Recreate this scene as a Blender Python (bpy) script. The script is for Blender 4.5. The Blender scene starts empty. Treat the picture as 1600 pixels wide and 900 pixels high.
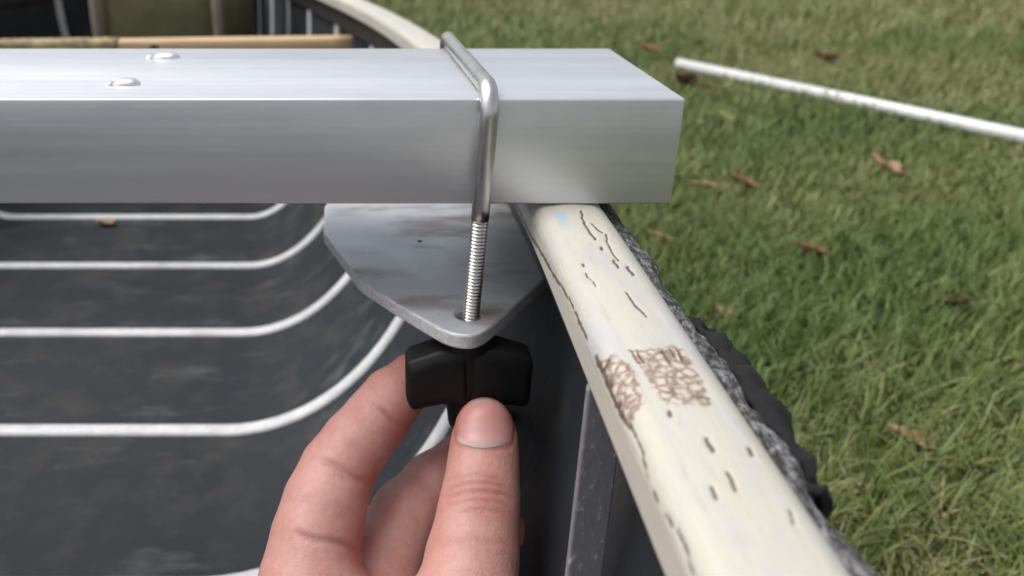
import bpy, bmesh, math, random
import numpy as np
from mathutils import Vector, Matrix, noise as mnoise
random.seed(7); np.random.seed(7)
SC = bpy.context.scene
COL = SC.collection

# ------------------------------------------------------------------ camera
F = 1295.0                    # focal length in photo pixels (1600 px wide frame)
CX, CY = 624.0, 448.5         # principal point
TH = math.radians(24.5)       # pitch down
ZC = 0.434                    # camera height above the lawn
cam = bpy.data.cameras.new('camera'); camo = bpy.data.objects.new('camera', cam); COL.objects.link(camo)
camo.location = (0, 0, ZC); camo.rotation_euler = (math.pi/2 - TH, 0, 0)
cam.sensor_fit = 'HORIZONTAL'; cam.sensor_width = 36; cam.lens = F/1600*36
cam.shift_x = (800-CX)/1600; cam.shift_y = (CY-450)/1600
cam.clip_start = 0.01; cam.clip_end = 500
cam.dof.use_dof = True; cam.dof.focus_distance = 0.268; cam.dof.aperture_fstop = 13.0
SC.camera = camo

# ------------------------------------------------------------------ sky and sun (overcast)
SUN_EL, SUN_AZ = math.radians(62), math.radians(-84)
w = bpy.data.worlds.new('World'); SC.world = w; w.use_nodes = True
nt = w.node_tree; nt.nodes.clear()
sky = nt.nodes.new('ShaderNodeTexSky'); sky.sky_type = 'NISHITA'; sky.sun_disc = False
sky.sun_elevation = SUN_EL; sky.sun_rotation = SUN_AZ
sky.air_density = 1.0; sky.dust_density = 5.0; sky.ozone_density = 1.0
hs = nt.nodes.new('ShaderNodeHueSaturation'); hs.inputs['Saturation'].default_value = 0.33
bg = nt.nodes.new('ShaderNodeBackground'); bg.inputs['Strength'].default_value = 0.15
wo = nt.nodes.new('ShaderNodeOutputWorld')
nt.links.new(sky.outputs[0], hs.inputs['Color']); nt.links.new(hs.outputs[0], bg.inputs[0]); nt.links.new(bg.outputs[0], wo.inputs[0])
sl = bpy.data.lights.new('sun', 'SUN'); sl.energy = 1.0; sl.angle = math.radians(60); sl.color = (1, .97, .93)
so = bpy.data.objects.new('sun', sl); COL.objects.link(so)
# sky rotation is measured from +Y, clockwise; the lamp points away from that direction
sd = Vector((math.sin(SUN_AZ)*math.cos(SUN_EL), math.cos(SUN_AZ)*math.cos(SUN_EL), math.sin(SUN_EL)))
so.rotation_euler = sd.to_track_quat('Z', 'Y').to_euler(); so.location = (0, 0, 6)
SC.view_settings.view_transform = 'Standard'; SC.view_settings.look = 'None'
SC.view_settings.exposure = 0.3; SC.view_settings.gamma = 1

# ------------------------------------------------------------------ pixel helpers
CT, ST = math.cos(TH), math.sin(TH)
FWD = np.array([0, CT, -ST]); UP = np.array([0, ST, CT])
def ray(x, y):
    return np.array([x-CX, 0, 0]) - (y-CY)*UP + F*FWD
def atH(x, y, H):                 # point on the level plane H below the camera
    d = ray(x, y); t = -H/d[2]; p = d*t
    return Vector((p[0], p[1], ZC-H))
def atz(x, y, z):                 # point at camera depth z
    p = ray(x, y)*(z/F)
    return Vector((p[0], p[1], ZC+p[2]))
def proj(P):                      # world (n,3) -> pixels
    Q = np.asarray(P, float) - np.array([0, 0, ZC])
    z = Q@FWD
    return np.stack([CX + F*Q[:, 0]/z, CY - F*(Q@UP)/z], 1)
def W(X, Y, H): return Vector((X, Y, ZC-H))

# ------------------------------------------------------------------ object helpers
def tag(o, label=None, cat=None, group=None, kind=None):
    if label: o['label'] = label
    if cat: o['category'] = cat
    if group: o['group'] = group
    if kind: o['kind'] = kind
    return o
def link(name, me, mat=None, parent=None, smooth=False):
    o = bpy.data.objects.new(name, me); COL.objects.link(o)
    if mat: me.materials.append(mat)
    if parent: o.parent = parent
    if smooth and len(me.polygons):
        me.polygons.foreach_set('use_smooth', [True]*len(me.polygons))
    return o
def mesh(name, v, f):
    me = bpy.data.meshes.new(name); me.from_pydata([tuple(p) for p in v], [], f); me.update(); return me
def empty(name, loc=(0, 0, 0)):
    o = bpy.data.objects.new(name, None); COL.objects.link(o); o.location = loc; o.empty_display_size = .02; return o
def bmobj(name, bm, mat=None, parent=None, smooth=False):
    me = bpy.data.meshes.new(name); bm.normal_update(); bm.to_mesh(me); bm.free(); return link(name, me, mat, parent, smooth)
def grid_mesh(name, P, closed_u=False, caps=False):
    """P: (n, m, 3) array; rows along n, m around."""
    n, m = P.shape[:2]; f = []
    mm = m if closed_u else m-1
    for i in range(n-1):
        for j in range(mm):
            k = (j+1) % m
            f.append((i*m+j, i*m+k, (i+1)*m+k, (i+1)*m+j))
    if caps:
        f.append(tuple(range(m))[::-1]); f.append(tuple((n-1)*m+j for j in range(m)))
    return mesh(name, P.reshape(-1, 3), f)
def fix_normals(me):
    bm = bmesh.new(); bm.from_mesh(me); bmesh.ops.recalc_face_normals(bm, faces=bm.faces); bm.to_mesh(me); bm.free(); return me
def bevel(o, wd, seg=2, ang=35):
    m = o.modifiers.new('bevel', 'BEVEL'); m.width = wd; m.segments = seg; m.limit_method = 'ANGLE'; m.angle_limit = math.radians(ang); return o
def tube(path, rad, seg=20, caps=True):
    """swept circle along a list of points; rad scalar or list -> (n, seg, 3)"""
    path = [Vector(p) for p in path]; n = len(path)
    rad = [rad]*n if not hasattr(rad, '__len__') else rad
    P = np.zeros((n, seg, 3)); up = None
    for i, p in enumerate(path):
        t = (path[min(i+1, n-1)] - path[max(i-1, 0)]).normalized()
        if up is None:
            a = Vector((0, 0, 1)) if abs(t.z) < .9 else Vector((1, 0, 0))
            up = (a - t*a.dot(t)).normalized()
        else:
            up = (up - t*up.dot(t)).normalized()
        s = t.cross(up)
        for j in range(seg):
            a = 2*math.pi*j/seg
            P[i, j] = p + (up*math.cos(a) + s*math.sin(a))*rad[i]
    return P
def smooth_path(pts, n=12):
    pts = [Vector(p) for p in pts]; out = []
    q = [pts[0]*2-pts[1]] + pts + [pts[-1]*2-pts[-2]]
    for i in range(1, len(q)-2):
        for k in range(n):
            t = k/n; a, b, c, d = q[i-1], q[i], q[i+1], q[i+2]
            out.append(.5*((2*b) + (c-a)*t + (2*a-5*b+4*c-d)*t*t + (3*b-a-3*c+d)*t**3))
    out.append(pts[-1]); return out

# ------------------------------------------------------------------ materials
class NT:
    def __init__(s, name):
        s.m = bpy.data.materials.new(name); s.m.use_nodes = True; s.t = s.m.node_tree; s.t.nodes.clear()
        s.out = s.n('ShaderNodeOutputMaterial'); s.b = s.n('ShaderNodeBsdfPrincipled'); s.l(s.b.outputs[0], s.out.inputs[0])
    def n(s, k, **kw):
        x = s.t.nodes.new(k)
        for a, v in kw.items(): setattr(x, a, v)
        return x
    def l(s, a, b): s.t.links.new(a, b)
    def set(s, **kw):
        for k, v in kw.items():
            i = s.b.inputs[k.replace('_', ' ')]
            if hasattr(v, 'default_value') or hasattr(v, 'is_linked'): s.l(v, i)
            else: i.default_value = (*v, 1) if isinstance(v, tuple) and len(v) == 3 and i.type == 'RGBA' else v
        return s
    def coord(s, scale=(1, 1, 1), kind='Object'):
        c = s.n('ShaderNodeTexCoord'); m = s.n('ShaderNodeMapping'); m.inputs['Scale'].default_value = scale
        s.l(c.outputs[kind], m.inputs[0]); return m.outputs[0]
    def noise(s, vec, scale, detail=4, rough=.55, out='Fac', dist=0):
        x = s.n('ShaderNodeTexNoise'); x.inputs['Scale'].default_value = scale; x.inputs['Detail'].default_value = detail
        x.inputs['Roughness'].default_value = rough; x.inputs['Distortion'].default_value = dist; s.l(vec, x.inputs['Vector']); return x.outputs[out]
    def vor(s, vec, scale, feature='F1', out='Distance'):
        x = s.n('ShaderNodeTexVoronoi', feature=feature); x.inputs['Scale'].default_value = scale; s.l(vec, x.inputs['Vector']); return x.outputs[out]
    def ramp(s, fac, stops, interp='LINEAR'):
        x = s.n('ShaderNodeValToRGB'); x.color_ramp.interpolation = interp; e = x.color_ramp.elements
        while len(e) < len(stops): e.new(.5)
        for i, (p, c) in enumerate(stops):
            e[i].position = p; e[i].color = (c, c, c, 1) if not isinstance(c, tuple) else (*c, 1)
        s.l(fac, x.inputs[0]); return x.outputs[0]
    def mix(s, fac, a, b, mode='MIX'):
        x = s.n('ShaderNodeMix', data_type='RGBA', blend_type=mode)
        for i, v in ((0, fac), (6, a), (7, b)):
            if isinstance(v, (int, float)): x.inputs[i].default_value = v if i == 0 else (v, v, v, 1)
            elif isinstance(v, tuple): x.inputs[i].default_value = (*v, 1)
            else: s.l(v, x.inputs[i])
        return x.outputs[2]
    def math(s, op, a, b=0.0, clamp=False):
        x = s.n('ShaderNodeMath', operation=op); x.use_clamp = clamp
        for i, v in ((0, a), (1, b)):
            if isinstance(v, (int, float)): x.inputs[i].default_value = v
            else: s.l(v, x.inputs[i])
        return x.outputs[0]
    def attr(s, name, out='Fac'):
        x = s.n('ShaderNodeAttribute'); x.attribute_name = name; return x.outputs[out]
    def bump(s, h, strength=.3, dist=.001):
        x = s.n('ShaderNodeBump'); x.inputs['Strength'].default_value = strength; x.inputs['Distance'].default_value = dist
        s.l(h, x.inputs['Height']); s.l(x.outputs[0], s.b.inputs['Normal']); return s

def mat_beam():
    s = NT('mill_finish_aluminium'); c = s.coord((1, 1, 1))
    br = s.noise(s.coord((3, 420, 420)), 1.0, 5, .6)
    big = s.noise(s.coord((6, 30, 30)), 1.0, 3)
    speck = s.ramp(s.vor(c, 30), [(0, 0.0), (.018, 0.0), (.026, 1.0)])
    smg = s.ramp(s.noise(s.coord((14, 26, 40)), 1, 6, .7), [(.48, 0.0), (.78, .55)])
    col = s.mix(br, (.70, .72, .75), (.82, .835, .86)); col = s.mix(smg, col, (.60, .61, .625))
    col = s.mix(s.math('MULTIPLY', s.math('SUBTRACT', 1, speck), .55), col, (.12, .12, .12))
    s.set(Base_Color=col, Metallic=.80, Roughness=s.ramp(s.math('ADD', s.math('MULTIPLY', br, .5), s.math('MULTIPLY', big, .5)), [(.3, .33), (.7, .52)]))
    s.b.inputs['Anisotropic'].default_value = .3
    s.bump(s.mix(.25, br, smg), .10, .0004); return s.m
def mat_plate():
    s = NT('cast_aluminium_plate'); c = s.coord()
    n1 = s.noise(c, 34, 6, .65); n2 = s.noise(c, 420, 3, .6); n3 = s.noise(s.coord((18, 40, 30)), 1.3, 4)
    col = s.mix(n1, (.46, .49, .52), (.70, .73, .76))
    col = s.mix(s.ramp(n3, [(.52, 0.0), (.68, .75)]), col, (.27, .22, .19))
    col = s.mix(s.ramp(s.vor(c, 150), [(0, .5), (.12, 0.0)]), col, (.2, .19, .18))
    s.set(Base_Color=col, Metallic=.55, Roughness=s.ramp(n1, [(.3, .34), (.7, .58)])); s.bump(s.mix(.5, n1, n2), .35, .0006); return s.m
def mat_sawn():
    s = NT('sawn_aluminium_edge'); c = s.coord(); n = s.noise(s.coord((260, 260, 700)), 1, 5, .7); n2 = s.noise(c, 500, 4, .7)
    s.set(Base_Color=s.mix(s.ramp(s.mix(.5, n, n2), [(.35, 0.0), (.65, 1.0)]), (.52, .515, .52), (.88, .88, .89)), Metallic=.25, Roughness=.55); s.bump(s.mix(.5, n, n2), .6, .0008); return s.m
def mat_hanger():
    s = NT('speckled_grey_strip'); c = s.coord(); n = s.noise(c, 130, 5, .7); n2 = s.noise(s.coord((500, 500, 260)), 1, 4, .7)
    col = s.mix(n, (.16, .155, .175), (.25, .245, .265)); col = s.mix(s.ramp(n2, [(.58, 0.0), (.68, .8)]), col, (.55, .55, .57))
    s.set(Base_Color=col, Roughness=.55); s.bump(n2, .4, .0008); return s.m
def mat_steel():
    s = NT('zinc_plated_steel'); c = s.coord(); n = s.noise(c, 160, 4); st = s.noise(s.coord((900, 900, 30)), 1, 3)
    col = s.mix(n, (.50, .49, .47), (.68, .67, .65)); col = s.mix(s.ramp(s.noise(c, 45, 3), [(.55, 0.0), (.75, .5)]), col, (.36, .32, .28))
    s.set(Base_Color=col, Metallic=1.0, Roughness=s.ramp(st, [(.3, .24), (.7, .42)])); s.bump(st, .15, .0003); return s.m
def mat_knob():
    s = NT('black_moulded_plastic'); c = s.coord()
    s.set(Base_Color=s.mix(s.noise(c, 60, 4), (.006, .006, .0065), (.012, .012, .013)), Roughness=.5, Specular_IOR_Level=.3); s.bump(s.noise(c, 2200, 2), .12, .0002); return s.m
def mat_hull():
    s = NT('dark_grey_hull_skin'); c = s.coord()
    big = s.noise(c, 5, 5, .6); mid = s.noise(c, 22, 6, .65); fine = s.noise(c, 260, 4, .7)
    col = s.mix(big, (.014, .020, .026), (.024, .028, .032))
    dust = s.ramp(mid, [(.48, 0.0), (.72, .85)])
    col = s.mix(dust, col, (.060, .055, .052))
    scuff = s.ramp(s.noise(s.coord((9, 30, 20)), 1, 6, .7), [(.56, 0.0), (.76, .8)])
    col = s.mix(scuff, col, (.10, .115, .122))
    sp = s.ramp(s.vor(c, 120), [(0, .75), (.06, 0.0)])
    col = s.mix(s.math('MULTIPLY', sp, s.ramp(mid, [(.4, 0.0), (.6, 1.0)])), col, (.28, .27, .25))
    s.set(Base_Color=col, Roughness=s.ramp(mid, [(.3, .6), (.7, .85)]), Specular_IOR_Level=.32); s.bump(s.mix(.6, mid, fine), .3, .002); return s.m
def mat_rib():
    s = NT('off_white_painted_rib'); c = s.coord(); n = s.noise(c, 60, 5, .65); n2 = s.noise(c, 420, 3, .7)
    col = s.mix(s.ramp(n, [(.35, 0.0), (.7, 1.0)]), (.60, .61, .62), (.76, .765, .77))
    col = s.mix(s.ramp(n2, [(.56, 0.0), (.70, .6)]), col, (.24, .24, .245))
    col = s.mix(s.ramp(s.noise(c, 16, 6, .7), [(.5, 0.0), (.72, .5)]), col, (.34, .34, .335))
    s.set(Base_Color=col, Roughness=.5); s.bump(s.mix(.5, n, n2), .3, .0008); return s.m
def mat_gunwale():
    s = NT('cream_enamel_over_wood'); c = s.coord(); n = s.noise(s.coord((60, 9, 60)), 1, 5, .6); f = s.noise(s.coord((700, 120, 700)), 1, 4, .7)
    col = s.mix(n, (.53, .495, .385), (.59, .575, .505))
    col = s.mix(s.ramp(s.noise(s.coord((110, 26, 110)), 1.1, 7, .7), [(.46, 0.0), (.64, .9)]), col, (.50, .495, .51))
    col = s.mix(s.ramp(f, [(.54, 0.0), (.72, .5)]), col, (.50, .47, .42))
    col = s.mix(s.ramp(s.noise(s.coord((260, 60, 260)), 1, 5, .75), [(.56, 0.0), (.70, .6)]), col, (.45, .42, .38))
    # chipped patch: brown lines between surviving flakes of paint
    net = s.ramp(s.math('ADD', s.vor(s.coord((1, .8, 1)), 400, 'DISTANCE_TO_EDGE'), s.math('MULTIPLY', s.math('SUBTRACT', s.noise(c, 420, 4, .7), .5), 1.05)), [(-.02, 1.0), (.30, 0.0)])
    flake = s.mix(s.noise(c, 300, 2), (.58, .48, .38), (.62, .56, .47))
    bare = s.mix(s.noise(c, 260, 3), (.13, .08, .06), (.40, .30, .25))
    pm = s.attr('patch'); edge = s.math('ADD', pm, s.math('MULTIPLY', s.math('SUBTRACT', s.noise(c, 260, 5, .75), .5), 1.9))
    pmk = s.ramp(edge, [(.40, 0.0), (.60, 1.0)])
    pc = s.mix(net, flake, bare)
    col = s.mix(pmk, col, pc)
    st = s.attr('stain'); col = s.mix(s.math('MULTIPLY', s.ramp(s.math('ADD', st, s.math('MULTIPLY', s.math('SUBTRACT', s.noise(c, 240, 4), .5), .8)), [(.4, 0.0), (.75, .8)]), 1), col, (.40, .52, .58))
    cr = s.attr('crack'); ck = s.ramp(s.math('ADD', cr, s.math('MULTIPLY', s.math('SUBTRACT', s.noise(c, 700, 3), .5), .5)), [(.3, 0.0), (.72, .95)])
    col = s.mix(ck, col, s.mix(s.noise(c, 200, 2), (.05, .038, .028), (.17, .115, .08)))
    s.set(Base_Color=col, Roughness=s.ramp(n, [(.3, .33), (.7, .5)])); s.bump(s.mix(s.math('MULTIPLY', pmk, .6), s.mix(.5, n, f), s.math('SUBTRACT', 1, net)), .4, .0009); return s.m
def mat_outwale():
    s = NT('weathered_black_outwale'); c = s.coord((1, .45, 1)); n = s.noise(c, 520, 5, .8); v = s.vor(c, 420)
    col = s.ramp(n, [(.36, (.010, .010, .011)), (.48, (.07, .068, .07)), (.57, (.24, .235, .24)), (.7, (.52, .52, .53))])
    s.set(Base_Color=col, Roughness=.8); s.bump(s.mix(.5, n, v), .9, .003); return s.m
def mat_plain(name, a, b, scale=30, rough=.6, bump=.2, bd=.001, stretch=(1, 1, 1), **kw):
    s = NT(name); c = s.coord(stretch); n = s.noise(c, scale, 5, .6)
    s.set(Base_Color=s.mix(s.ramp(n, [(.3, 0.0), (.7, 1.0)]), a, b), Roughness=rough, **kw); s.bump(n, bump, bd); return s.m
def mat_skin():
    s = NT('skin'); c = s.coord(); n = s.noise(c, 70, 4); f = s.noise(c, 420, 3); v = s.vor(c, 1500)
    col = s.mix(s.ramp(n, [(.3, 0.0), (.72, 1.0)]), (.55, .265, .22), (.61, .345, .30))
    col = s.mix(s.ramp(f, [(.4, 0.0), (.75, .45)]), col, (.50, .185, .155))
    col = s.mix(s.math('MULTIPLY', s.attr('flush'), .9, True), col, (.44, .115, .085))
    col = s.mix(s.math('MULTIPLY', s.attr('crease'), .55, True), col, (.24, .06, .04))
    s.set(Base_Color=col, Roughness=.47, Subsurface_Weight=.16, Subsurface_Scale=.004)
    s.b.inputs['Subsurface Radius'].default_value = (1.0, .35, .2)
    s.bump(s.mix(.5, s.mix(.4, v, s.noise(s.coord((900, 300, 300)), 1, 3)), f), .42, .0007); return s.m
def mat_nail():
    s = NT('fingernail'); t = s.attr('along'); n = s.noise(s.coord((900, 60, 60)), 1, 3)
    col = s.ramp(t, [(0, (.60, .40, .36)), (.09, (.64, .47, .44)), (.20, (.56, .28, .265)), (.78, (.54, .205, .185)), (.93, (.54, .27, .23)), (1, (.60, .46, .39))])
    col = s.mix(s.math('MULTIPLY', n, .18), col, (.70, .5, .48))
    s.set(Base_Color=col, Roughness=.36, Subsurface_Weight=.1, Subsurface_Scale=.003); s.bump(n, .12, .0003); return s.m
def mat_grass():
    s = NT('grass_blades'); a = s.attr('tint')
    col = s.ramp(a, [(0, (.085, .140, .028)), (.4, (.150, .20, .050)), (.66, (.23, .245, .085)), (.78, (.32, .28, .145)), (1, (.46, .39, .25))])
    s.set(Base_Color=col, Roughness=.55); s.b.inputs['Transmission Weight'].default_value = 0; return s.m
def mat_ground():
    s = NT('lawn_soil'); c = s.coord(); n = s.noise(c, 3, 6, .65); f = s.noise(c, 60, 5, .7)
    col = s.mix(n, (.09, .125, .04), (.15, .15, .07)); col = s.mix(s.ramp(f, [(.4, 0.0), (.7, .8)]), col, (.13, .10, .06))
    s.set(Base_Color=col, Roughness=.95); s.bump(f, .8, .02); return s.m
M = dict(beam=mat_beam(), plate=mat_plate(), steel=mat_steel(), knob=mat_knob(), hull=mat_hull(), rib=mat_rib(), sawn=mat_sawn(), hanger=mat_hanger(), gun=mat_gunwale(), out=mat_outwale(),
         skin=mat_skin(), nail=mat_nail(), grass=mat_grass(), ground=mat_ground(),
         inwale=mat_plain('dark_inwale_wood', (.022, .018, .015), (.05, .042, .035), 40),
         wood=mat_plain('varnished_ash', (.50, .32, .16), (.68, .49, .28), 1.0, .4, .2, .0006, (8, 300, 300)),
         wrap=mat_plain('mottled_rail_wrap', (.10, .065, .035), (.46, .38, .19), 75, .7, .4, .001),
         bag=mat_plain('olive_canvas', (.085, .078, .030), (.135, .120, .055), 26, .85, .5, .002),
         bagtrim=mat_plain('tan_canvas_trim', (.20, .165, .12), (.27, .22, .165), 40, .85),
         pipe=mat_plain('white_plastic_pipe', (.74, .75, .76), (.80, .80, .80), 20, .3, .05),
         strap=mat_plain('black_rubber_sheet', (.003, .003, .0035), (.008, .008, .009), 60, .85, .6, .002),
         sleeve=mat_plain('dark_blue_sleeve', (.02, .025, .04), (.035, .04, .06), 200, .9, .5, .001),
         rivet=mat_plain('bright_rivet_metal', (.80, .80, .81), (.86, .86, .87), 80, .28, .1, .0003, Metallic=.85))

# ------------------------------------------------------------------ ground
g = mesh('ground', [(-150, -150, 0), (150, -150, 0), (150, 150, 0), (-150, 150, 0)], [(0, 1, 2, 3)])
tag(link('ground', g, M['ground']), kind='structure', label='lawn ground under the canoe')

# ------------------------------------------------------------------ canoe
XC, HALF = -0.400, 0.468
FL = .553                     # flat part of the floor, as a share of the half width
FLOOR_H, RIM_H = 0.420, 0.130
def shift(Y):
    if Y > .25:
        u = Y-.25
        return -.18*u*u if u < .83 else -.124 - .299*(u-.83)
    if Y < -.5:
        return -.12*(Y+.5)**2
    return 0.0
Y_BOW, Y_STERN = 2.22, -2.44
def wid(Y): return max(HALF + shift(Y), .006)
def section(n_floor=8, n_arc=26, H_top=.106):
    """half section: list of (u, H), u in 0..1 of half width, from keel to rim"""
    s = [(FL*i/n_floor, FLOOR_H) for i in range(n_floor)]
    for i in range(n_arc+1):
        a = math.pi/2*i/n_arc
        s.append((FL + (1-FL)*math.sin(a), FLOOR_H - (FLOOR_H-RIM_H)*(1-math.cos(a))))
    s += [(1.0, RIM_H-.012), (1.0, H_top)]
    return s
SEC = section()
FULL = [(-u, H) for u, H in SEC[:0:-1]] + SEC
canoe = empty('canoe', (XC, 0, 0)); PAR = Matrix.Translation((-XC, 0, 0))
tag(canoe, 'dark grey canoe with pale ribs and a worn cream gunwale, lying on the lawn', 'canoe')
def child(o, par):
    o.parent = par; o.matrix_parent_inverse = Matrix.Translation(par.location).inverted(); return o
ys = np.concatenate([np.linspace(Y_STERN, -.5, 28), np.linspace(-.44, Y_BOW, 52)])
P = np.array([[W(XC+u*wid(Y), Y, H) for u, H in FULL] for Y in ys])
hull = link('hull', grid_mesh('hull', P), M['hull'], smooth=True)
so_ = hull.modifiers.new('thickness', 'SOLIDIFY'); so_.thickness = .0035; so_.offset = -1 
child(hull, canoe)
# ribs
def rib_mesh(Y):
    prof = [(-.0078, 0.0), (-.0070, .0024), (-.0045, .0034), (0, .0037), (.0045, .0034), (.0070, .0024), (.0078, 0.0)]
    sec = [(u, H) for u, H in FULL if H > .116]
    pts = []
    for i, (u, H) in enumerate(sec):
        a = sec[max(i-1, 0)]; b = sec[min(i+1, len(sec)-1)]; wd = wid(Y)
        tx, tz = (b[0]-a[0])*wd, -(b[1]-a[1])
        L = math.hypot(tx, tz); nx, nz = -tz/L, tx/L
        row = []
        for dy, t in prof:
            ww = wid(Y+dy); t2 = t + .0003
            row.append(W(XC+u*ww+nx*t2, Y+dy, H-nz*t2))
        pts.append(row)
    return fix_normals(grid_mesh('rib', np.array(pts), caps=False))
k = -14
while .614+.186*k < Y_BOW:
    Y = .614+.186*k; k += 1
    if wid(Y) < .05 or abs(Y-.242) < .01 or Y < Y_STERN+.1: continue
    child(link('rib', rib_mesh(Y), M['rib'], smooth=True), canoe)

def side_sweep(name, prof, ylist, mat, side=1, smooth=True, closed=True, fn=None):
    """prof: list of (X, H) at the full width section of the right side, swept along the canoe"""
    rows = []
    for Y in ylist:
        s = wid(Y)-HALF
        rows.append([W(X+s if side > 0 else 2*XC-(X+s), Y, H) for X, H in prof])
    A = np.array(rows)
    if fn: A = fn(A)
    return A
def rounded_profile(n_side=1):
    pts = []
    # from the lower inner corner up the inner side, over the crown and down the outer side
    L, R, TOP, BOT = .0496, .0776, .0982, .1150
    rL, rR = .0062, .0085
    def crown(x): t = (x-(L+R)/2)/((R-L)/2); return TOP + .0022*t*t
    pts += [(L+.0012, BOT), (L+.0003, BOT-.0012)]
    HL = crown(L+rL); HR = crown(R-rR)
    for i in range(9): pts.append((L, BOT-.0022 - (BOT-.0022-(HL+rL))*i/8))
    for i in range(1, 13):
        a = math.pi/2*i/12; pts.append((L+rL-rL*math.cos(a), HL+rL-rL*math.sin(a)))
    xs = np.linspace(L+rL, R-rR, 34)[1:]
    for x in xs: pts.append((x, crown(x)))
    for i in range(1, 15):
        a = math.pi/2*i/14; pts.append((R-rR+rR*math.sin(a), HR+rR-rR*math.cos(a)))
    pts += [(R, HR+rR+.002), (R, BOT)]
    return pts
GP = rounded_profile()
def densify(pts, step):
    out = []
    for a, b in zip(pts[:-1], pts[1:]):
        n = max(1, int(math.hypot(b[0]-a[0], b[1]-a[1])/step+.5))
        for i in range(n): out.append((a[0]+(b[0]-a[0])*i/n, a[1]+(b[1]-a[1])*i/n))
    return out+[pts[-1]]
GPD = densify(GP, .00055)
def seg_dist(p, pl):
    d = np.full(len(p), 1e9)
    for a, b in zip(pl[:-1], pl[1:]):
        a = np.array(a, float); b = np.array(b, float); ab = b-a
        t = np.clip(((p-a)@ab)/max(ab@ab, 1e-9), 0, 1)
        d = np.minimum(d, np.hypot(*(p-(a+t[:, None]*ab)).T))
    return d
def poly_sd(p, poly):
    """signed pixel distance to a polygon, positive inside"""
    d = seg_dist(p, poly+[poly[0]]); ins = np.zeros(len(p), bool); n = len(poly)
    for i in range(n):
        (x1, y1), (x2, y2) = poly[i], poly[(i+1) % n]
        c = ((y1 > p[:, 1]) != (y2 > p[:, 1])) & (p[:, 0] < (x2-x1)*(p[:, 1]-y1)/((y2-y1) or 1e-9)+x1)
        ins ^= c
    return np.where(ins, d, -d)
CR = [([(806, 318), (811, 328), (822, 352), (832, 372), (846, 394), (858, 415), (868, 434), (880, 450), (889, 466), (897, 481)], 2.1),
      ([(899, 487), (908, 508), (913, 519), (917, 529)], 2.3), ([(908, 330), (912, 346), (920, 360), (931, 373)], 2.0), ([(925, 349), (933, 357), (941, 363)], 1.4),
      ([(947, 366), (950, 378), (955, 392), (967, 407)], 1.9), ([(959, 407), (966, 417)], 2.2), ([(980, 416), (989, 429)], 2.2), ([(979, 457), (992, 475), (1009, 494)], 2.0),
      ([(913, 425), (923, 436), (934, 448)], 1.0), ([(940, 386), (941, 389)], 2.4), ([(910, 412), (912, 415)], 2.2),
      ([(986, 662), (994, 680), (1003, 698), (1006, 718), (1014, 747)], 2.4), ([(1022, 768), (1028, 783)], 2.6), ([(1039, 803), (1052, 818), (1064, 833), (1071, 848), (1075, 862), (1084, 892), (1092, 905)], 3.0),
      ([(1046, 643), (1048, 648)], 4.2), ([(1104, 685), (1107, 693), (1114, 703)], 4.2), ([(1136, 737), (1143, 750), (1150, 765)], 3.6), ([(1112, 760), (1119, 778)], 3.4), ([(1170, 700), (1176, 710)], 3.2),
      ([(1232, 796), (1238, 806), (1241, 818)], 2.4),
      ([(932, 556), (937, 570), (946, 586), (950, 600), (958, 618), (967, 636), (974, 652), (986, 668)], 4.2), ([(952, 560), (942, 580)], 2.6), ([(958, 600), (950, 592)], 2.8), ([(972, 628), (962, 634)], 3.0),
      ([(1090, 618), (1110, 622)], 1.8), ([(986, 548), (998, 566)], 2.0), ([(994, 546), (1006, 566)], 2.0), ([(1034, 548), (1046, 566)], 2.2), ([(1046, 545), (1058, 562)], 2.0), ([(1058, 546), (1068, 562)], 2.0)]
PATCH = [[(934, 558), (958, 556), (990, 570), (1000, 600), (1006, 630), (990, 650), (984, 668), (966, 640), (944, 590)],
         [(984, 548), (1020, 543), (1066, 544), (1084, 570), (1098, 596), (1110, 632), (1040, 632), (1022, 606), (1004, 578)]]
STAIN = [[(866, 332), (884, 330), (892, 352), (882, 358), (870, 346)]]
def crack_gunwale(A):
    n, m = A.shape[:2]; V = A.reshape(-1, 3).copy()
    px = proj(V); ok = (V[:, 1] > .06) & (V[:, 1] < .33)
    jit = np.array([mnoise.noise(Vector(p)*300.0) for p in V[ok]])*2.2
    p = px[ok]+np.stack([jit, np.roll(jit, 7)*.5], 1)
    crack = np.zeros(len(V)); patch = np.zeros(len(V)); stain = np.zeros(len(V))
    c = np.zeros(len(p))
    for pl, wdt in CR:
        d = seg_dist(p, pl); c = np.maximum(c, np.exp(-(d/(wdt*1.05))**2)*(.88+.12*((wdt*7.7+pl[0][0]*.37) % 1.0)))
    crack[ok] = c
    pt = np.zeros(len(p))
    for poly in PATCH: pt = np.maximum(pt, np.clip(.5+poly_sd(px[ok], poly)/16, 0, 1))
    patch[ok] = pt
    st = np.zeros(len(p))
    for poly in STAIN: st = np.maximum(st, np.clip(.5+poly_sd(px[ok], poly)/14, 0, 1))
    stain[ok] = st
    V[:, 2] -= crack*.00045
    crack_gunwale.attrs = dict(crack=crack, patch=patch, stain=stain)
    return V.reshape(n, m, 3)
def put_attr(me, name, arr):
    a = me.attributes.new(name, 'FLOAT', 'POINT'); a.data.foreach_set('value', np.asarray(arr, np.float32))
yr = np.concatenate([np.linspace(-2.14, -.55, 24), np.linspace(-.5, .04, 14), np.arange(.05, .33, .0006), np.linspace(.34, 1.0, 30), np.linspace(1.03, 2.10, 30)])
A = side_sweep('gunwale', GPD, yr, None, 1, fn=crack_gunwale)
me = grid_mesh('gunwale', A, closed_u=True, caps=True)
for kk, v in crack_gunwale.attrs.items(): put_attr(me, kk, v)
gw = child(link('gunwale', fix_normals(me), M['gun'], smooth=True), canoe); gw['label'] = 'cream gunwale with long dark cracks and a chipped brown patch'
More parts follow.
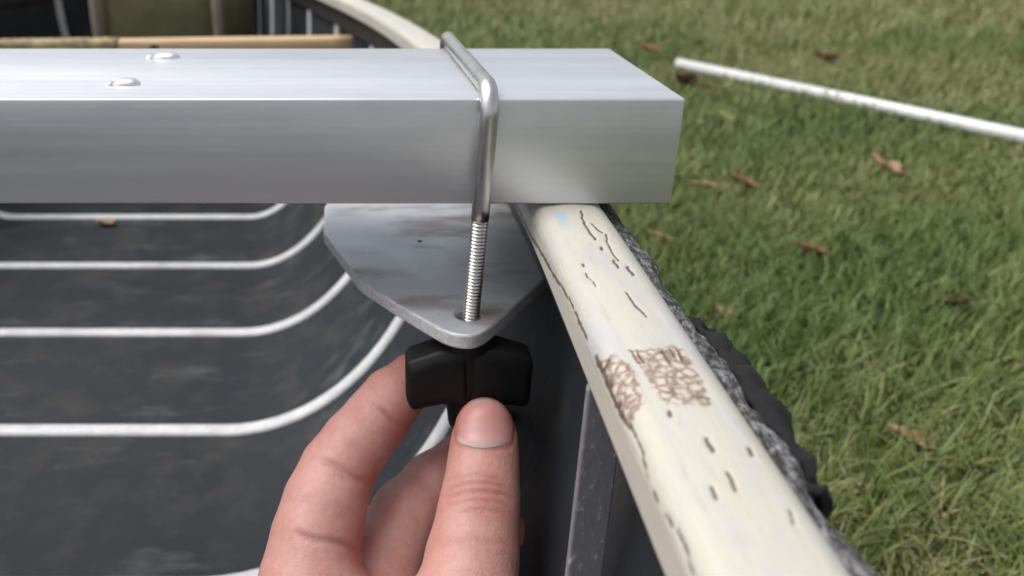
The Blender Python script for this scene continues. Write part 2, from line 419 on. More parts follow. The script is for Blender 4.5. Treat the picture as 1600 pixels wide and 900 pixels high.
yc = np.concatenate([np.linspace(-2.14, -.55, 24), np.linspace(-.5, .25, 12), np.linspace(.3, 2.10, 50)])
child(link('gunwale', fix_normals(grid_mesh('gunwale', side_sweep('gunwale', GP, yc, None, -1), closed_u=True, caps=True)), M['gun'], smooth=True), canoe)
for sd_ in (1, -1):
    inw = [(.0614, .1152), (.0614, .1405), (.0652, .1405), (.0652, .1152)]
    child(link('inwale', fix_normals(grid_mesh('inwale', side_sweep('inwale', inw, yc, None, sd_), closed_u=True, caps=True)), M['inwale']), canoe)
    # rough outwale, its outer face torn and uneven
    base = densify([(.0781, .1150), (.0781, .1085), (.0800, .1062), (.0832, .1072), (.0855, .1100), (.0862, .1180), (.0858, .1300), (.0725, .1330), (.0725, .1155)], .0014 if sd_ > 0 else .01)
    yy = np.concatenate([np.linspace(-2.1, .0, 40), np.arange(.02, .5, .0016), np.linspace(.52, 2.08, 60)]) if sd_ > 0 else yc
    def rough(A):
        B = A.copy(); sh = B.shape
        for i in range(sh[0]):
            for j in range(sh[1]):
                p = Vector(B[i, j]); X0 = base[j][0]
                if X0 > .0790:
                    nn = mnoise.noise(Vector((p.x*160, p.y*60, p.z*160))) + .5*mnoise.noise(Vector((p.x*420, p.y*210, p.z*420)))
                    B[i, j, 0] += sd_*.0017*nn; B[i, j, 2] += .0012*nn
        return B
    child(link('outwale', fix_normals(grid_mesh('outwale', side_sweep('outwale', base, yy, None, sd_, fn=rough), closed_u=True, caps=True)), M['out'], smooth=True), canoe)
# decks at both ends
for Ya, Yb in ((1.85, Y_BOW-.01), (-2.05, Y_STERN+.01)):
    row = []
    for Y in np.linspace(Ya, Yb, 10):
        ww = wid(Y)-.004
        row.append([W(XC+u*ww, Y, .1005-.012*(1-u*u)) for u in np.linspace(-1, 1, 9)])
    d = link('deck', grid_mesh('deck', np.array(row)), M['wood'], smooth=True); s_ = d.modifiers.new('thickness', 'SOLIDIFY'); s_.thickness = .008; s_.offset = -1
    child(d, canoe)
# seat rail hung between the hull sides
def rail_point(t, H=.143):            # t 0 right end .. 1 left end
    a = W(-.055, 1.0, H); b = W(-.72, .935, H); return a.lerp(b, t)
rp = [rail_point(t) for t in np.linspace(0, 1, 30)]
RT = []
for p in rp:
    RT.append([p + Vector((0, .0115*math.copysign(abs(math.cos(a))**.6, math.cos(a)), .0095*math.copysign(abs(math.sin(a))**.6, math.sin(a)))) for a in np.linspace(0, 2*math.pi, 20, endpoint=False)])
rail = child(link('seat_rail', fix_normals(grid_mesh('seat_rail', np.array(RT), closed_u=True, caps=True)), M['wood'], smooth=True), canoe)
rail['label'] = 'pale varnished wooden rail across the canoe'
WR = []
for t in np.linspace(.395, .86, 80):
    p = rail_point(t); q = 1.10+.05*math.sin(t*420)
    WR.append([p + Vector((0, q*.0115*math.copysign(abs(math.cos(a))**.6, math.cos(a)), q*.0095*math.copysign(abs(math.sin(a))**.6, math.sin(a)))) for a in np.linspace(0, 2*math.pi, 20, endpoint=False)])
wr = link('wrapping', fix_normals(grid_mesh('wrapping', np.array(WR), closed_u=True, caps=True)), M['wrap'], rail, True)
wr.parent = rail; wr.matrix_parent_inverse = (Matrix.Translation(canoe.location)).inverted() @ Matrix.Identity(4)
wr.matrix_parent_inverse = Matrix.Identity(4)
p = rail_point(.335)
bolt = link('bolt', fix_normals(grid_mesh('bolt', tube([p+Vector((0, -.010, -.002)), p+Vector((0, -.015, -.002)), p+Vector((0, -.0165, -.002))], [.006, .006, .004], 14), closed_u=True, caps=True)), M['knob'], rail, True)

bm = bmesh.new(); HS = [(.0502, .1156), (.0604, .1156), (.0604, .320), (.0492, .320)]
fa = [bm.verts.new(W(x, .1885, h)) for x, h in HS]; fb = [bm.verts.new(W(x, .1920, h)) for x, h in HS]
bm.faces.new(fa); bm.faces.new(fb[::-1])
for i in range(4): bm.faces.new((fa[i], fa[(i+1) % 4], fb[(i+1) % 4], fb[i]))
bmesh.ops.recalc_face_normals(bm, faces=bm.faces)
hg = child(bevel(bmobj('hanger_strip', bm, M['hanger']), .0006, 2), canoe); hg['label'] = 'pale speckled strip hanging inside the hull below the gunwale'

# ------------------------------------------------------------------ aluminium crossbar
B_Y0, B_Y1, B_T, B_B, B_R, B_L = .2880, .4020, .0596, .0980, .0992, -.900
bar = empty('crossbar', (0, (B_Y0+B_Y1)/2, ZC-B_B))
tag(bar, 'wide rectangular aluminium crossbar laid across the canoe gunwales', 'crossbar')
bm = bmesh.new()
def box(bm, x0, x1, y0, y1, z0, z1):
    v = [bm.verts.new(p) for p in [(x0, y0, z0), (x1, y0, z0), (x1, y1, z0), (x0, y1, z0), (x0, y0, z1), (x1, y0, z1), (x1, y1, z1), (x0, y1, z1)]]
    for f in [(0, 3, 2, 1), (4, 5, 6, 7), (0, 1, 5, 4), (1, 2, 6, 5), (2, 3, 7, 6), (3, 0, 4, 7)]: bm.faces.new([v[i] for i in f])
# open ended tube: four walls swept as one closed ring
t = .0028; z0, z1 = ZC-B_B, ZC-B_T
outer = [(B_Y0, z0), (B_Y1, z0), (B_Y1, z1), (B_Y0, z1)]; inner = [(B_Y0+t, z0+t), (B_Y1-t, z0+t), (B_Y1-t, z1-t), (B_Y0+t, z1-t)]
VO = [[bm.verts.new((x, a, b)) for a, b in outer] for x in (B_L, B_R)]; VI = [[bm.verts.new((x, a, b)) for a, b in inner] for x in (B_L, B_R)]
for i in range(4):
    j = (i+1) % 4
    bm.faces.new((VO[0][i], VO[0][j], VO[1][j], VO[1][i])); bm.faces.new((VI[0][j], VI[0][i], VI[1][i], VI[1][j]))
    bm.faces.new((VO[0][j], VO[0][i], VI[0][i], VI[0][j])); bm.faces.new((VO[1][i], VO[1][j], VI[1][j], VI[1][i]))
bmesh.ops.recalc_face_normals(bm, faces=bm.faces)
tubeo = child(bmobj('bar_tube', bm, M['beam']), bar); bevel(tubeo, .0009, 3)
tubeo.data.polygons.foreach_set('use_smooth', [True]*len(tubeo.data.polygons)); 
def rivet(px, py, ln, wd, yaw):
    c = atH(px, py, B_T)
    bm = bmesh.new(); bmesh.ops.create_uvsphere(bm, u_segments=22, v_segments=12, radius=1)
    for v in bm.verts:
        x, y, z = v.co
        v.co = (math.copysign(abs(x)**.75, x)*ln, math.copysign(abs(y)**.75, y)*wd, max(z, -.15)*.0024)
    o = bmobj('rivet', bm, M['rivet'], None, True); child(o, bar)
    o.location = c; o.rotation_euler = (0, 0, yaw)
    # slim neck beside the head
    bm = bmesh.new(); bmesh.ops.create_uvsphere(bm, u_segments=14, v_segments=8, radius=1)
    for v in bm.verts: v.co = (v.co.x*ln*.38, v.co.y*wd*.6, max(v.co.z, -.1)*.0014)
    q = bmobj('rivet_tail', bm, M['rivet'], o, True); q.location = (-ln*1.28, -.0004, 0)
rivet(199, 132, .0048, .0036, .05); rivet(261, 90, .0056, .0042, .03)
# ------------------------------------------------------------------ hook bolt
RB = .0033
top_h = B_T-RB-.0002
p_hole = atH(737, 496, .1415); bx0 = p_hole.x; by = B_Y0-RB-.0003
bx1 = .0312
rb = .0095
def bolt_xy(H): return bx0 + (bx1-bx0)*(.1415-H)/(.1415-.0596)
path = []
Hbot = .200
for H in np.linspace(Hbot, top_h+rb, 30): path.append(W(bolt_xy(H), by, H))
for a in np.linspace(0, math.pi/2, 12)[1:]:
    path.append(W(bx1-.0004*a, by+rb-rb*math.cos(a), top_h+rb-rb*math.sin(a)))
yend = .4085; xe = .0235
for tt in np.linspace(0, 1, 14)[1:]:
    path.append(W(bx1-.0006+(xe-bx1)*tt, by+rb+(yend-by-rb)*tt, top_h))
for a in np.linspace(0, math.pi/2, 9)[1:]:
    path.append(W(xe-.0006*math.sin(a), yend+.0065*math.sin(a), top_h+.0065*(1-math.cos(a))))
path.append(W(xe-.0006, yend+.0065, top_h+.022))
hb = empty('hook_bolt', W(bx0, by, .1415)); tag(hb, 'bent steel hook bolt wrapped over the crossbar, threaded at its lower end', 'bolt')
i0 = next(i for i, q in enumerate(path) if ZC-q.z < .1050)
sh = child(link('shank', fix_normals(grid_mesh('shank', tube(path[i0:], RB, 28), closed_u=True, caps=True)), M['steel'], smooth=True), hb)
# real helical thread
pitch = .00137; H0, H1 = ZC-path[i0].z, Hbot; n = int((H1-H0)/(pitch/8)); seg = 36; TP = np.zeros((n+1, seg, 3))
for i in range(n+1):
    H = H0+(H1-H0)*i/n
    for j in range(seg):
        a = 2*math.pi*j/seg; ph = ((H-H0)/pitch - j/seg) % 1.0
        r = RB*(1.0 - .0*ph) - .00058*abs(2*ph-1)
        if i == 0: r = RB*.96
        c = W(bolt_xy(H), by, H); TP[i, j] = (c.x+r*math.cos(a), c.y+r*math.sin(a), c.z)
child(link('thread', fix_normals(grid_mesh('thread', TP, closed_u=True, caps=True)), M['steel'], smooth=False), hb)

# ------------------------------------------------------------------ clamp plate under the rail
PH, PT = .1415, .0060
px_out = [(507, 322), (505.5, 362), (562.5, 437), (612, 469), (662, 499)]
out = [atH(x, y, PH) for x, y in px_out]
# rounded tip between the two slanting edges
tip = [(691, 515), (706, 520.5), (722, 523.5), (738, 523.5), (752, 519.5), (765, 511.5), (778, 501)]
out += [atH(q_.x, q_.y, PH) for q_ in smooth_path([(x, y, 0) for x, y in tip], 3)] + [atH(812, 470, PH), atH(844, 441.5, PH), atH(862, 425.5, PH)]
last = out[-1]
out += [W(.0640, last.y+.006, PH), W(.0600, .419, PH), W(bx0-.0012, .419, PH), W(out[0].x+.001, .419, PH)]
bm = bmesh.new()
ov = [bm.verts.new(p) for p in out]
hx, hy, hr, hn = bx0-.0012, by+.0004, .0050, 28          # hole; angle 0 faces the camera
hv = [bm.verts.new((hx+hr*math.sin(2*math.pi*i/hn), hy-hr*math.cos(2*math.pi*i/hn), ZC-PH)) for i in range(hn)]
ia = min(range(len(out)), key=lambda i: (out[i]-W(hx, hy-.02, PH)).length); ib = len(out)-2
bm.faces.new(ov[ia:ib+1]+hv[hn//2::-1])
bm.faces.new(ov[ib:]+ov[:ia+1]+[hv[0]]+hv[:hn//2-1:-1])
fs = list(bm.faces)
ext = bmesh.ops.extrude_face_region(bm, geom=fs)
bmesh.ops.translate(bm, verts=[v for v in ext['geom'] if isinstance(v, bmesh.types.BMVert)], vec=(0, 0, -PT))
bmesh.ops.recalc_face_normals(bm, faces=bm.faces)
bm.normal_update()
for f_ in bm.faces: f_.material_index = 1 if abs(f_.normal.z) < .5 else 0
plate = bmobj('clamp_plate', bm, M['plate']); plate.data.materials.append(M['sawn']); bevel(plate, .0008, 2, 40)
tag(plate, 'thick grey aluminium clamp plate with a rounded tip beneath the crossbar', 'clamp plate')

sp = atH(656, 377, PH)  # black disc in the plate top, standing in for a small hole's shade
link('hole_disc', fix_normals(grid_mesh('hole_disc', tube([sp+Vector((0, 0, -.003)), sp+Vector((0, 0, .00025))], .0011, 14), closed_u=True, caps=True)), M['knob'], plate)

# ------------------------------------------------------------------ black wing knob
KH = PH+PT+.0003; kx = bolt_xy(.17)+.0005
knob = empty('wing_knob', W(kx, by, KH)); tag(knob, 'black plastic wing knob under the clamp plate, gripped by fingers', 'knob')
KY = by-.002
prof_h = [(KH, .0), (KH, .0100), (KH+.003, .0105), (KH+.010, .0096), (KH+.030, .0084), (KH+.041, .0070), (KH+.0425, .0055), (KH+.0425, 0)]
HB = np.array([[W(kx+r*math.cos(a), KY+r*.92*math.sin(a), H) for a in np.linspace(0, 2*math.pi, 28, endpoint=False)] for H, r in [(h, max(r, .0002)) for h, r in prof_h]])
child(bevel(link('hub', fix_normals(grid_mesh('hub', HB, closed_u=True)), M['knob'], smooth=True), .0006), knob)
for s in (-1, 1):
    out2 = [(.000, KH+.0035), (.011, KH+.0040), (.0235, KH+.0085), (.0246, KH+.0110), (.0243, KH+.0285), (.0225, KH+.0305), (.010, KH+.0280), (.000, KH+.028)]
    bm = bmesh.new(); rows = []
    for dy, ins in ((-.0098, .0024), (-.0074, 0), (.0052, 0), (.0075, .0016)):
        cxm = sum(a for a, b in out2)/len(out2); chm = sum(b for a, b in out2)/len(out2)
        rows.append([bm.verts.new(W(kx+s*(a-ins*np.sign(a-cxm)), KY+dy+ (.0015 if s > 0 else -.0006)*(a/.024), h-ins*np.sign(h-chm)*1.6)) for a, h in out2])
    nn = len(out2)
    for a, b in zip(rows[:-1], rows[1:]):
        for i in range(nn): bm.faces.new((a[i], a[(i+1) % nn], b[(i+1) % nn], b[i]))
    bm.faces.new(rows[0]); bm.faces.new(rows[-1][::-1]); bmesh.ops.recalc_face_normals(bm, faces=bm.faces)
    child(bevel(bmobj('wing', bm, M['knob'], None, True), .0012, 3, 25), knob)

# ------------------------------------------------------------------ the hand (one continuous surface grown from a distance field)
def chain(pts, flat=1.0):
    out = []
    for x, y, z, r in pts: out.append((np.array(atz(x, y, z)), r*z/F))
    return [(a[0], b[0], a[1], b[1], flat) for a, b in zip(out[:-1], out[1:])]
thumb = chain([(757, 664, .3165, 43), (757, 690, .3150, 49), (755, 730, .3110, 53), (751, 775, .3060, 58), (746, 815, .3020, 62), (738, 870, .2970, 70), (728, 940, .290, 80), (700, 1030, .280, 92)], 1.22)
index = chain([(676, 580, .3430, 32), (648, 592, .3380, 39), (612, 622, .3320, 45), (588, 655, .3270, 49), (556, 693, .3210, 52), (528, 735, .3150, 57), (508, 785, .3090, 63), (494, 840, .3050, 68), (484, 900, .3010, 74), (490, 980, .297, 84)])
middle = chain([(762, 696, .3560, 38), (722, 724, .3520, 44), (680, 758, .3460, 50), (638, 806, .3380, 57), (604, 872, .3300, 65), (575, 970, .318, 76)])
ring = chain([(794, 838, .3560, 38), (760, 862, .3520, 44), (700, 900, .345, 50), (640, 950, .336, 58), (600, 1010, .322, 72)])
Wr = np.array(W(-.030, .125, .318))
palm = []
for e in (index[-1], middle[-1], ring[-1], thumb[-1]):
    palm.append((e[1], Wr, e[3], .026, 1.0))
palm.append((index[-1][1], middle[-1][1], .019, .019, 1.0)); palm.append((middle[-1][1], ring[-1][1], .018, .018, 1.0)); palm.append((index[-1][1], thumb[-1][1], .016, .018, 1.0))
fore = [(Wr, np.array(W(-.075, -.02, .352)), .026, .031, 1.0), (np.array(W(-.075, -.02, .352)), np.array(W(-.10, -.10, .362)), .031, .036, 1.0)]
def prim(p, s):
    a, b, ra, rb_, k = s; ab = b-a
    t = np.clip(((p-a)@ab)/(ab@ab), 0, 1); q = p-a-t[:, None]*ab
    l2 = np.einsum('ij,ij->i', q, q)
    if k != 1.0:
        qf = q@FWD; l2 = l2+(k*k-1)*qf*qf
    return np.sqrt(l2)-(ra+(rb_-ra)*t)
def smin(a, b, k):
    h = np.clip(.5+.5*(b-a)/k, 0, 1); return b*(1-h)+a*h-k*h*(1-h)
def chain_sdf(p, ch, k):
    d = prim(p, ch[0])
    for s in ch[1:]: d = smin(d, prim(p, s), k)
    return d
def base_sdf(p):
    th = chain_sdf(p, thumb, .004); ix = chain_sdf(p, index, .004)
    d = smin(th, smin(chain_sdf(p, middle, .004), chain_sdf(p, ring, .004), .0012), .0016)
    d = smin(d, ix, .0030)
    return smin(d, chain_sdf(p, palm+fore, .008), .010)
def march(px, py, fn, off=0.0, z0=.24):
    R = np.stack([ray(x, y) for x, y in zip(px, py)])/F
    L = np.linalg.norm(R, axis=1); z = np.full(len(R), z0)
    for _ in range(60):
        p = R*z[:, None]+np.array([0, 0, ZC]); z = z+np.clip(fn(p)-off, -.004, .01)*.8/L
    return R*z[:, None]+np.array([0, 0, ZC])
# flexion creases and knuckle wrinkles (pixels, depth m, half width m)
CREASE = [([(588, 632), (600, 640), (612, 654), (628, 664)], .0010, .0011), ([(574, 626), (590, 634)], .0004, .0010),
          ([(500, 717), (525, 727), (545, 738), (562, 750), (575, 752)], .0011, .0012), ([(524, 736), (548, 750)], .0004, .0010),
          ([(462, 832), (490, 843), (520, 846), (545, 852), (556, 862)], .0012, .0012), ([(540, 690), (566, 700)], .0003, .0012),
          ([(700, 764), (720, 756), (750, 753), (780, 756), (800, 765)], .0006, .0010), ([(698, 776), (725, 768), (760, 767), (785, 771), (802, 779)], .0007, .0010),
          ([(702, 788), (735, 781), (770, 782), (798, 790)], .0004, .0010), ([(706, 748), (745, 741), (790, 749)], .0004, .0009), ([(712, 800), (760, 796), (795, 802)], .0003, .0010),
          ([(640, 800), (660, 822)], .0003, .0012), ([(690, 850), (740, 842), (790, 850)], .0002, .0012)]
NL = [(713, 690), (711, 668), (714, 648), (722, 634)]; NR = [(802, 692), (804, 670), (800, 648), (791, 634)]
fold = [(718, 640), (711, 655), (710, 675), (713, 690), (722, 697), (740, 700), (758, 701), (778, 701), (795, 698), (803, 690), (805, 672), (803, 652), (797, 640)]
CREASE.append((fold, .0006, .0010))
CL = []
for pl, dp, hw in CREASE:
    dense = []
    for a, b in zip(pl[:-1], pl[1:]):
        n = max(2, int(math.hypot(b[0]-a[0], b[1]-a[1])/4))
        dense += [(a[0]+(b[0]-a[0])*i/n, a[1]+(b[1]-a[1])*i/n) for i in range(n)]
    dense.append(pl[-1]); q = march([a for a, b in dense], [b for a, b in dense], base_sdf)
    N = len(q); fade = np.minimum(1, np.minimum(np.arange(N)+1.5, N-np.arange(N)+.5)/5)
    CL.append((q, dp, hw, fade))
def crease_field(p):
    c = np.zeros(len(p)); vis = np.zeros(len(p))
    for q, dp, hw, fade in CL:
        lo, hi = q.min(0)-.005, q.max(0)+.005
        m = np.all((p > lo) & (p < hi), axis=1)
        if not m.any(): continue
        pm = p[m]; d2 = ((pm[:, None, :]-q[None])**2).sum(2); i = d2.argmin(1)
        e = np.exp(-d2[np.arange(len(pm)), i]/hw**2)*fade[i]
        c[m] += e*dp; vis[m] = np.maximum(vis[m], e*min(1, dp/.0007))
    return c, vis
import openvdb
allp = thumb+index+middle+ring+palm+fore
lo = np.min([np.minimum(s[0], s[1])-max(s[2], s[3]) for s in allp], 0)-.004; hi = np.max([np.maximum(s[0], s[1])+max(s[2], s[3]) for s in allp], 0)+.004
VX = .00095
CF = 5
dims = (np.ceil((hi-lo)/VX/CF).astype(int))*CF
def gpts(n, st):
    ax = [lo[i]+st*np.arange(n[i]) for i in range(3)]
    return np.stack([q.ravel() for q in np.meshgrid(*ax, indexing='ij')], 1)
cd = dims//CF
C = base_sdf(gpts(cd, VX*CF)+VX*(CF-1)/2).reshape(cd)
G = np.clip(C, -.01, .01).astype(np.float32)
for ax in range(3): G = np.repeat(G, CF, axis=ax)
near = np.abs(C) < VX*CF*.87+.004
off = gpts((CF, CF, CF), 1.0)-lo
off = np.round(off).astype(int)
cells = np.argwhere(near)*CF
idx = (cells[:, None, :]+off[None]).reshape(-1, 3)
pp = idx*VX+lo
for a_ in range(0, len(pp), 400000):
    q = pp[a_:a_+400000]; d = base_sdf(q); nr = np.abs(d) < .004
    c, _ = crease_field(q[nr]); d[nr] += c
    i_ = idx[a_:a_+400000]; G[i_[:, 0], i_[:, 1], i_[:, 2]] = np.clip(d, -.01, .01)
vg = openvdb.FloatGrid(); vg.background = .01; vg.copyFromArray(G)
res = vg.convertToPolygons(isovalue=0.0, adaptivity=0.0)
pts = np.asarray(res[0], float)*VX+lo
tris = np.asarray(res[1]) if len(res) > 2 else np.zeros((0, 3), int); quads = np.asarray(res[-1])
faces = [tuple(int(v) for v in f) for f in tris]+[tuple(int(v) for v in f) for f in quads]
hand_root = empty('hand', tuple(Wr)); tag(hand_root, 'bare hand turning the black knob between thumb and forefinger', 'hand')
hm = fix_normals(mesh('hand_skin', pts, faces))
_, vis = crease_field(pts); put_attr(hm, 'crease', vis)
tips = [(index[0][0], .030), (thumb[0][0], .018), (middle[0][0], .03), (ring[0][0], .03)]
fl = np.zeros(len(pts))
for c, r in tips: fl = np.maximum(fl, np.clip(1.15-np.linalg.norm(pts-c, axis=1)/r, 0, 1))
kn = np.array(atz(752, 772, .296)); fl = np.maximum(fl, .55*np.clip(1-np.linalg.norm(pts-kn, axis=1)/.012, 0, 1))
for cx_, cy_, cz_ in ((625, 665, .32), (570, 752, .31), (555, 856, .30)):
    kk = np.array(atz(cx_, cy_, cz_)); fl = np.maximum(fl, .8*np.clip(1-np.linalg.norm(pts-kk, axis=1)/.013, 0, 1))
put_attr(hm, 'flush', fl)
child(link('hand_skin', hm, M['skin'], smooth=True), hand_root)
# thumb nail: a curved plate lying in its fold
NP = []; al = []
NS, NTT = 25, 25
for j in range(NTT):
    t = j/(NTT-1)
    y0 = 699-(699-627)*t
    for i in range(NS):
        s = -1+2*i/(NS-1)
        half = 45.5*(1-.02*t) if t < .72 else 45*math.sqrt(max(0, 1-((t-.72)/.34)**2))
        if t < .1: half *= .90+1.0*t
        x = 757.5+s*half; yb = y0 - (1-s*s)*(-3.0*(1-t) + 6*(t > .72)*(t-.72)/.28) - (s*s)*6*(1-t)
        NP.append((x, yb)); al.append(t)
q = march([a for a, b in NP], [b for a, b in NP], lambda p: base_sdf(p))
nrm = np.array([0, -CT, ST])
offs = []
for j in range(NTT):
    for i in range(NS):
        t = j/(NTT-1); s = -1+2*i/(NS-1)
        offs.append(-.0007+.00125*(1-abs(s)**6)*min(1, .25+t*5))
q = q+nrm[None]*np.array(offs)[:, None]
nm = grid_mesh('fingernail', q.reshape(NTT, NS, 3)); put_attr(nm, 'along', al)
nb = bmesh.new(); nb.from_mesh(nm); nb.normal_update()
if sum(f.normal.y for f in nb.faces) > 0: bmesh.ops.reverse_faces(nb, faces=nb.faces)
nb.to_mesh(nm); nb.free()
no = link('fingernail', nm, M['nail'], smooth=True); no.modifiers.new('t', 'SOLIDIFY').thickness = .0005; child(no, hand_root)
# sleeve cuff over the forearm, below the picture
sp0, sp1 = Vector(W(-.058, .035, .340)), Vector(W(-.108, -.13, .364))
SP = []
for t in np.linspace(0, 1, 14):
    SP.append((sp0.lerp(sp1, t), .036+.006*t+.0012*math.sin(t*31)))
child(link('sleeve', fix_normals(grid_mesh('sleeve', tube([a for a, b in SP], [b for a, b in SP], 28), closed_u=True, caps=True)), M['sleeve'], smooth=True), hand_root)

# ------------------------------------------------------------------ olive bag in the bow
def superell(cx, cy, cz, a, b, c, e, name, mat, amp=.006, parent=None):
    V = []; nu, nv = 40, 24
    for i in range(nv+1):
        ph = -math.pi/2+math.pi*i/nv; cp, sp_ = math.cos(ph), math.sin(ph)
        row = []
        for j in range(nu):
            th = 2*math.pi*j/nu; ct, st_ = math.cos(th), math.sin(th)
            g_ = lambda v, e=e: math.copysign(abs(v)**e, v)
            p = Vector((a*g_(cp)*g_(ct), b*g_(cp)*g_(st_), c*g_(sp_)))
            nz = mnoise.noise(p*14+Vector((3, 1, 7)))
            row.append(p*(1+amp/max(a, b)*nz*2)+Vector((cx, cy, cz)))
        V.append(row)
    return link(name, fix_normals(grid_mesh(name, np.array(V), closed_u=True)), mat, parent, True)
bagr = empty('duffel_bag', (-.365, 1.46, .015)); tag(bagr, 'olive canvas bag standing in the bow behind the wooden rail', 'bag')
child(superell(-.368, 1.46, ZC-.235, .106, .15, .182, .38, 'bag_body', M['bag']), bagr)
for sx in (-1, 1):
    PTS = []
    for a in np.linspace(0, 2*math.pi, 40):
        PTS.append(Vector((-.368+sx*.092, 1.46+.146*math.copysign(abs(math.cos(a))**.38, math.cos(a)), ZC-.235+.178*math.copysign(abs(math.sin(a))**.38, math.sin(a)))))
    child(link('piping', fix_normals(grid_mesh('piping', tube(PTS, .0085, 10), closed_u=True)), M['bagtrim'], smooth=True), bagr)

# ------------------------------------------------------------------ white pipe on the lawn
pa = atH(1060, 99, ZC-.036); pb = atH(1177, 124, ZC-.036); dv = (pb-pa).normalized(); pe = pa+dv*1.35
RO = .0140
PPp = tube([pa, pa.lerp(pe, .5), pe], RO, 24); inn = tube([pe, pa.lerp(pe, .5), pa], RO-.003, 24)
n = PPp.shape[1]
pr = bmesh.new()
bm = pr
def ringf(a, b):
    for j in range(n): bm.faces.new((a[j], a[(j+1) % n], b[(j+1) % n], b[j]))
L = [[bm.verts.new(q) for q in row] for row in PPp]; LI = [[bm.verts.new(q) for q in tube([pa, pa.lerp(pe, .5), pe], RO-.003, 24)[i]] for i in range(3)]
for a, b in zip(L[:-1], L[1:]): ringf(a, b)
for a, b in zip(LI[:-1], LI[1:]): ringf(b, a)
ringf(LI[0], L[0]); ringf(L[-1], LI[-1]); bmesh.ops.recalc_face_normals(bm, faces=bm.faces)
tag(bmobj('plastic_pipe', pr, M['pipe'], None, True), 'thin white plastic pipe lying on the grass beyond the crossbar end', 'pipe')

# ------------------------------------------------------------------ torn black rubber flap outside the outwale
rows = []
for i, t in enumerate(np.linspace(0, 1, 26)):
    Y = .220-.085*t; row = []
    for j, s in enumerate(np.linspace(0, 1, 14)):
        e = .012*math.sin(math.pi*min(1, t*1.05+.02))**.6*(1+.9*mnoise.noise(Vector((t*6, 2, 1)))+.4*mnoise.noise(Vector((t*17, 4, 1)))) + .002
        X = .0848+s*e; H = .1095+.05*s*s-.006*math.sin(s*3)*min(1, t*4)+.004*mnoise.noise(Vector((t*14, s*5, 3)))
        rows.append(W(X+.003*mnoise.noise(Vector((t*22, s*9, 5))), Y, H))
fo = link('rubber_flap', grid_mesh('rubber_flap', np.array([tuple(r) for r in rows]).reshape(26, 14, 3)), M['strap'], smooth=True)
fo.modifiers.new('t', 'SOLIDIFY').thickness = .002
tag(fo, 'torn black rubber flap hanging outside the cream gunwale', 'rubber flap')

# ------------------------------------------------------------------ grass
def grass():
    rng = np.random.default_rng(11)
    def scatter(n, x0, x1, y0, y1): return np.stack([rng.uniform(x0, x1, n), rng.uniform(y0, y1, n)], 1)
    sets = [(scatter(110000, .06, 1.5, .15, 1.6), 1.0), (scatter(110000, -.4, 2.6, 1.3, 3.0), 1.25), (scatter(90000, -1.2, 5.0, 2.8, 6.5), 1.9), (scatter(16000, -2.6, -.7, -1.5, 3.0), 1.5), (scatter(12000, .06, 3.0, -1.8, .3), 1.5)]
    pos = np.concatenate([a for a, b in sets]); sc = np.concatenate([np.full(len(a), b) for a, b in sets])
    wd = np.array([wid(y) if Y_STERN < y < Y_BOW else 0 for y in pos[:, 1]])
    keep = np.abs(pos[:, 0]-XC) > wd+.012
    pos, sc = pos[keep], sc[keep]; n = len(pos)
    # patches: dry / lush from a cheap sum of sines
    def field(p, f, s): 
        a = np.zeros(len(p)); r2 = np.random.default_rng(s)
        for _ in range(9):
            k = r2.normal(size=2)*f; a += np.sin(p@k+r2.uniform(0, 6.28))
        return a/3
    dry = field(pos, 5.5, 1)*.5+field(pos, 16, 2)*.5
    tint = np.clip(rng.normal(.38, .18, n)+.20*dry+.06*np.clip(pos[:, 1]-1.2, 0, 3), 0, .72)
    straw = rng.random(n) < np.clip(.22+.22*dry+.03*np.clip(pos[:, 1]-1, 0, 3), 0, .5)
    tint[straw] = rng.uniform(.74, 1, straw.sum())
    h = rng.uniform(.024, .066, n)*sc**.5*(1+.25*field(pos, 3, 4)); h[straw] *= .8
    lean = rng.uniform(.2, 1.2, n); lean[straw] = rng.uniform(1.4, 3.0, straw.sum())
    az = rng.uniform(0, 2*math.pi, n); dx, dy = np.cos(az), np.sin(az); wdt = rng.uniform(.0007, .0016, n)*sc
    tw = az+math.pi/2+rng.normal(0, .5, n); sx, sy = np.cos(tw)*wdt, np.sin(tw)*wdt
    V = np.zeros((n, 7, 3)); base = np.stack([pos[:, 0], pos[:, 1], np.full(n, -.002)], 1)
    for k_, (t, ww) in enumerate(((0, 1), (.4, .9), (.75, .6))):
        c = base.copy(); b = lean*h*t*t*.9
        c[:, 0] += dx*b; c[:, 1] += dy*b; c[:, 2] += h*t/np.sqrt(1+(lean*t)**2)+.004*t
        for m_, sg in ((0, -1), (1, 1)):
            V[:, 2*k_+m_] = c; V[:, 2*k_+m_, 0] += sg*sx*ww; V[:, 2*k_+m_, 1] += sg*sy*ww
    c = base.copy(); c[:, 0] += dx*lean*h*.9; c[:, 1] += dy*lean*h*.9; c[:, 2] += h/np.sqrt(1+lean**2)+.003
    V[:, 6] = c
    me = bpy.data.meshes.new('grass'); me.vertices.add(n*7); me.vertices.foreach_set('co', V.ravel().astype(np.float32))
    tri = np.array([[0, 1, 3], [0, 3, 2], [2, 3, 5], [2, 5, 4], [4, 5, 6]]); T = (np.arange(n)[:, None, None]*7+tri[None]).reshape(-1)
    nf = len(T)//3; me.loops.add(len(T)); me.loops.foreach_set('vertex_index', T.astype(np.int32)); me.polygons.add(nf)
    me.polygons.foreach_set('loop_start', np.arange(0, nf*3, 3, dtype=np.int32)); me.update(calc_edges=True); me.validate()
    put_attr(me, 'tint', np.repeat(tint, 7))
    o = link('grass', me, M['grass']); tag(o, 'short mixed green and straw coloured lawn grass', 'grass', kind='stuff')
grass()

